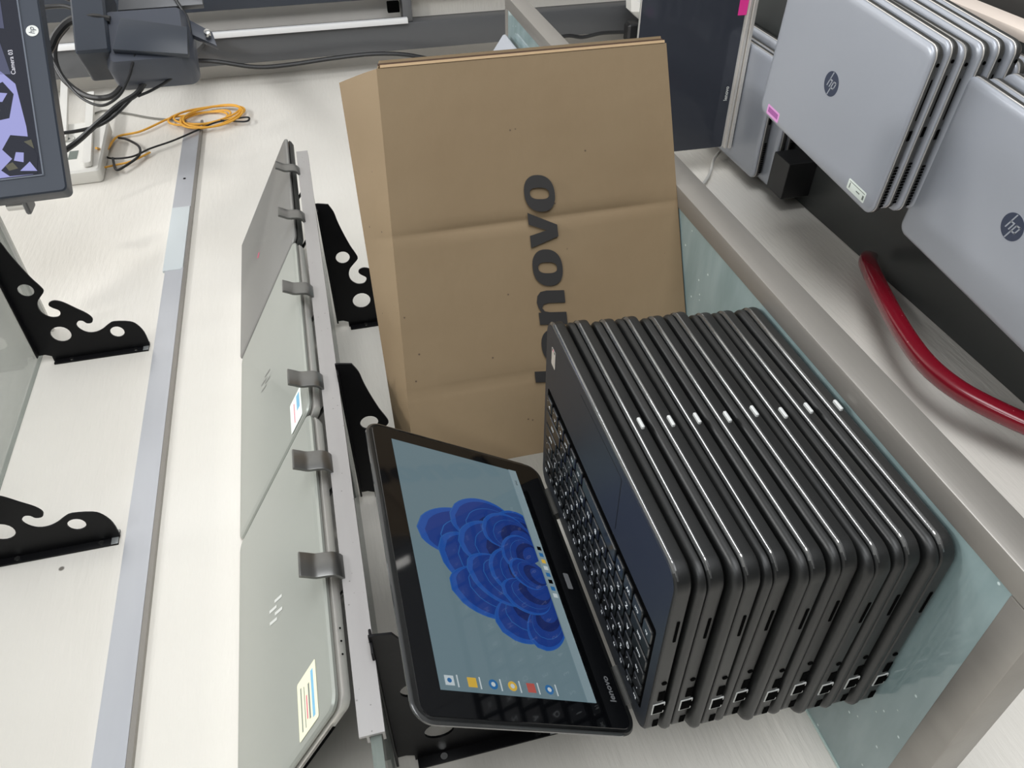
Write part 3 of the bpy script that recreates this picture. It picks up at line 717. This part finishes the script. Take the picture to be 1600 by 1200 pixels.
# ------------------------------------------------------------------ router on the wall with antennas
ro = thing('router', 'white wireless router with two flat antennas fixed to the wall', 'router', mw=frame_mx((1.465, YW-.001, .838), (1, 0, .07), (0, 0, 1)))
b = MB(); b.slab(0, .250, 0, .115, .010, [(.002, .0), (0, .004), (0, .026), (.004, .030)], M['router']); 
bd = b.build('body', ro)
b = MB(); b.cyl((.165, .080, .0302), (0, 0, 1), .016, .0004, M['ink'], 24); b.cyl((.165, .080, .0307), (0, 0, 1), .0148, .0003, M['router'], 24); b.cyl((.165, .080, .0311), (0, 0, 1), .006, .0003, M['ink'], 16)
b.build('round_mark', bd, False)
b = MB(); b.box((.060, .050, .0302), (.100, .068, .0306), M['ink']); b.build('printed_label', bd, False)
for (x0, z0, x1, z1) in ((.010, .022, .400, .050), (.150, .085, .500, .120)):
    b = MB(); d = Vector((x1-x0, z1-z0, 0)); ln = d.length; a = math.atan2(d.y, d.x)
    b.slab(0, ln, -.009, .009, .006, [(.001, .032), (0, .034), (0, .040), (.001, .042)], M['router'], T(x0, z0, .0) @ Matrix.Rotation(a, 4, 'Z'))
    b.build('antenna', ro)

# ------------------------------------------------------------------ cables
def cable(name, label, pts, r, m, cat='cable', n=8, sm=8, flat=1):
    b = MB(); b.tube(pts, r, m, n=n, smooth=sm, flat=flat); return tag(b.build(name), label, cat)
cable('power_cable', 'black cable leaving the top of the slate bracket', [(1.49, .02, .735), (1.507, .013, .755), (1.523, .001, .779), (1.543, -.011, .815), (1.556, -.017, .86)], .0042, M['cable'])
cable('power_cable', 'black cable bowing from slate bracket to the monitor back', [(1.49, .03, .74), (1.501, .022, .765), (1.525, .005, .801), (1.534, .003, .83), (1.538, .007, .88)], .0042, M['cable'])
cable('power_cable', 'thick black cable bundled with a clear tie behind the monitor', [(1.44, .01, .72), (1.443, .005, .744), (1.45, .005, .773), (1.45, .012, .797), (1.441, .029, .82), (1.426, .052, .84), (1.40, .07, .87)], .0075, M['cable'])
cable('signal_cable', 'thin black cable looping wide below the slate bracket', [(1.451, .014, .809), (1.439, .034, .828), (1.425, .052, .837), (1.407, .07, .831), (1.379, .097, .815), (1.353, .119, .791), (1.337, .128, .759), (1.341, .115, .727), (1.355, .092, .705), (1.373, .068, .691), (1.39, .05, .68)], .0026, M['cable'])
cable('signal_cable', 'second black cable looping beside the router antenna', [(1.505, .031, .812), (1.491, .054, .838), (1.468, .082, .846), (1.441, .11, .835), (1.411, .133, .799), (1.398, .135, .758), (1.406, .12, .73), (1.424, .092, .707), (1.43, .06, .69)], .0055, M['cable'])
cable('video_cable', 'thick black cable sagging from the bracket towards the router', [(1.44, .06, .68), (1.422, .087, .682), (1.406, .106, .682), (1.39, .129, .703), (1.384, .147, .742), (1.371, .175, .79), (1.356, .207, .845), (1.30, .22, .91)], .0055, M['cable'])
cable('video_cable', 'slimmer black cable crossing in front of the router', [(1.43, .07, .67), (1.404, .108, .68), (1.386, .138, .717), (1.37, .171, .771), (1.372, .184, .828), (1.36, .18, .90)], .0034, M['cable'])
cable('signal_cable', 'thin black cable curving out past the frame lip', [(1.50, -.03, .61), (1.485, -.005, .602), (1.461, .018, .589), (1.435, .046, .587), (1.41, .078, .6), (1.393, .106, .632), (1.387, .124, .672), (1.386, .134, .703)], .0028, M['cable'])
cable('power_cable', 'black cable hanging down along the steel post behind the box', [(1.93, .22, .83), (1.95, .245, .785), (1.95, .250, .701), (1.95, .258, .614), (1.95, .281, .513), (1.95, .283, .429), (1.95, .276, .309), (1.95, .274, .205), (1.95, .283, .118), (1.95, .306, .03), (1.96, .325, -.06)], .0055, M['cable'])
cable('network_cable', 'yellow cable run from the router to the coil', [(1.545, .290, .851), (1.60, .318, .845), (1.685, .325, .835), (1.705, .325, .785), (1.768, .325, .725), (1.777, .325, .690)], .0026, M['yellow'])
cable('network_cable', 'loose yellow cable end below the router', [(1.50, .318, .857), (1.528, .325, .821), (1.539, .325, .789), (1.577, .325, .753)], .0022, M['yellow'])
b = MB()
for i in range(6):
    a0 = random.uniform(0, 6); pts = []
    rx, rz = .040+.012*(i % 3), .055+.014*((i*2) % 3)
    for kx in range(12):
        t = a0+2*math.pi*kx/12; ca = math.cos(t); sa = math.sin(t)
        pts.append((1.752+.012*math.sin(i*2.1)+rx*ca-.012*sa*i/3, .328-.0035*(i % 3)-.003*abs(sa), .632+.012*math.cos(i*1.7)+rz*sa))
    b.tube(pts, .0025, M['yellow'], close=True, smooth=4)
tag(b.build('cable_coil'), 'coiled yellow cable hung at the end of the aluminium strip', 'cable')
cable('adapter_cable', 'thin black twisted wire trailing from router to coil', [(1.60, .322, .86), (1.561, .322, .835), (1.556, .322, .79), (1.591, .322, .753), (1.622, .322, .707), (1.665, .322, .66), (1.704, .322, .618), (1.714, .322, .581), (1.72, .322, .543), (1.703, .322, .537), (1.694, .322, .551), (1.716, .322, .603)], .0022, M['cable'])
cable('adapter_cable', 'black wire bowing under the router', [(1.559, .322, .829), (1.498, .322, .815), (1.507, .322, .800), (1.556, .322, .775), (1.608, .322, .779), (1.657, .322, .81), (1.672, .322, .83)], .0028, M['cable'])
cable('thin_wire', 'thin grey wire running across the wall to the yellow coil', [(1.858, .329, .912), (1.872, .329, .884), (1.836, .329, .828), (1.79, .329, .764), (1.754, .329, .687)], .0022, M['cable_grey'])
cable('charger_cable', 'thin white cable hanging beside the standing laptop', [(1.245, .320, -.475), (1.215, .322, -.447), (1.15, .322, -.406), (1.102, .322, -.36), (1.05, .325, -.28)], .0034, M['cable_white'])
cable('power_cable', 'short black lead reaching the plug adaptor beyond the counter', [(1.90, .264, -.25), (1.90, .254, -.321), (1.90, .261, -.368), (1.90, .255, -.423), (1.90, .257, -.489)], .0050, M['cable'])
pa = thing('plug_adaptor', 'black plug adaptor on a lead beyond the box', 'plug', (1.9, .258, -.52))
b = MB(); b.slab(-.02, .02, -.026, .026, .008, [(.004, -.032), (0, -.026), (0, .020), (.006, .026)], M['cable']); b.build('body', pa)
b = MB(); b.cyl((0, 0, -.032), (0, 0, -1), .012, .018, M['frame'], 16); b.build('collar', pa)
b = MB(); b.tube([(0, 0, -.050), (.01, -.02, -.10), (.0, -.06, -.15), (0, -.08, -.30)], .006, M['cable']); b.build('lead', pa)
b = MB(); pts = [(1.9, .16, -.50), (1.9, .205, -.505), (1.9, .229, -.533), (1.9, .215, -.565), (1.9, .17, -.60), (1.87, .20, -.54)]
b.add(pts + [(1.94, y, zz) for _, y, zz in pts[:5]], [(0, 1, 5), (1, 2, 5), (2, 3, 5), (3, 4, 5), (4, 0, 5), (10, 9, 8, 7, 6), (0, 6, 7, 1), (1, 7, 8, 2), (2, 8, 9, 3), (3, 9, 10, 4), (4, 10, 6, 0)], M['router'])
tag(b.build('paper_wrapper', smooth=False), 'crumpled white paper wrapper next to the plug adaptor', 'paper')
# small silver device at the far end of the counter
sd = thing('small_silver_tablet', 'small silver tablet leaning at the far end of the counter, above the box', 'tablet', mw=frame_mx((1.09, .034, .0125), (1, 0, 0), (0, math.cos(.62), math.sin(.62))))
b = MB(); b.slab(0, .165, 0, .072, .006, [(.002, -.009), (0, -.006), (0, -.002), (.002, 0)], M['hp_lid']); b.build('shell', sd)
b = MB(); b.slab(.004, .161, .002, .070, .006, [(.001, -.0120), (0, -.0092)], M['black']); b.build('screen', sd)
b = MB(); b.box((.02, .002, -.013), (.14, .010, -.0122), M['clip']); b.build('rest', sd)
# knob clamp under the upper shelf end
kc = thing('shelf_clamp', 'small grey metal clamp knob at the upper shelf end', 'clamp', (1.118, .20, .885))
b = MB(); b.cyl((0, 0, -.012), (0, 0, 1), .010, .03, M['chrome'], 16); b.build('stem', kc)
b = MB(); b.slab(-.018, .018, -.014, .014, .005, [(.002, -.018), (0, -.016), (0, -.012), (.002, -.010)], M['frame']); b.build('foot', kc)
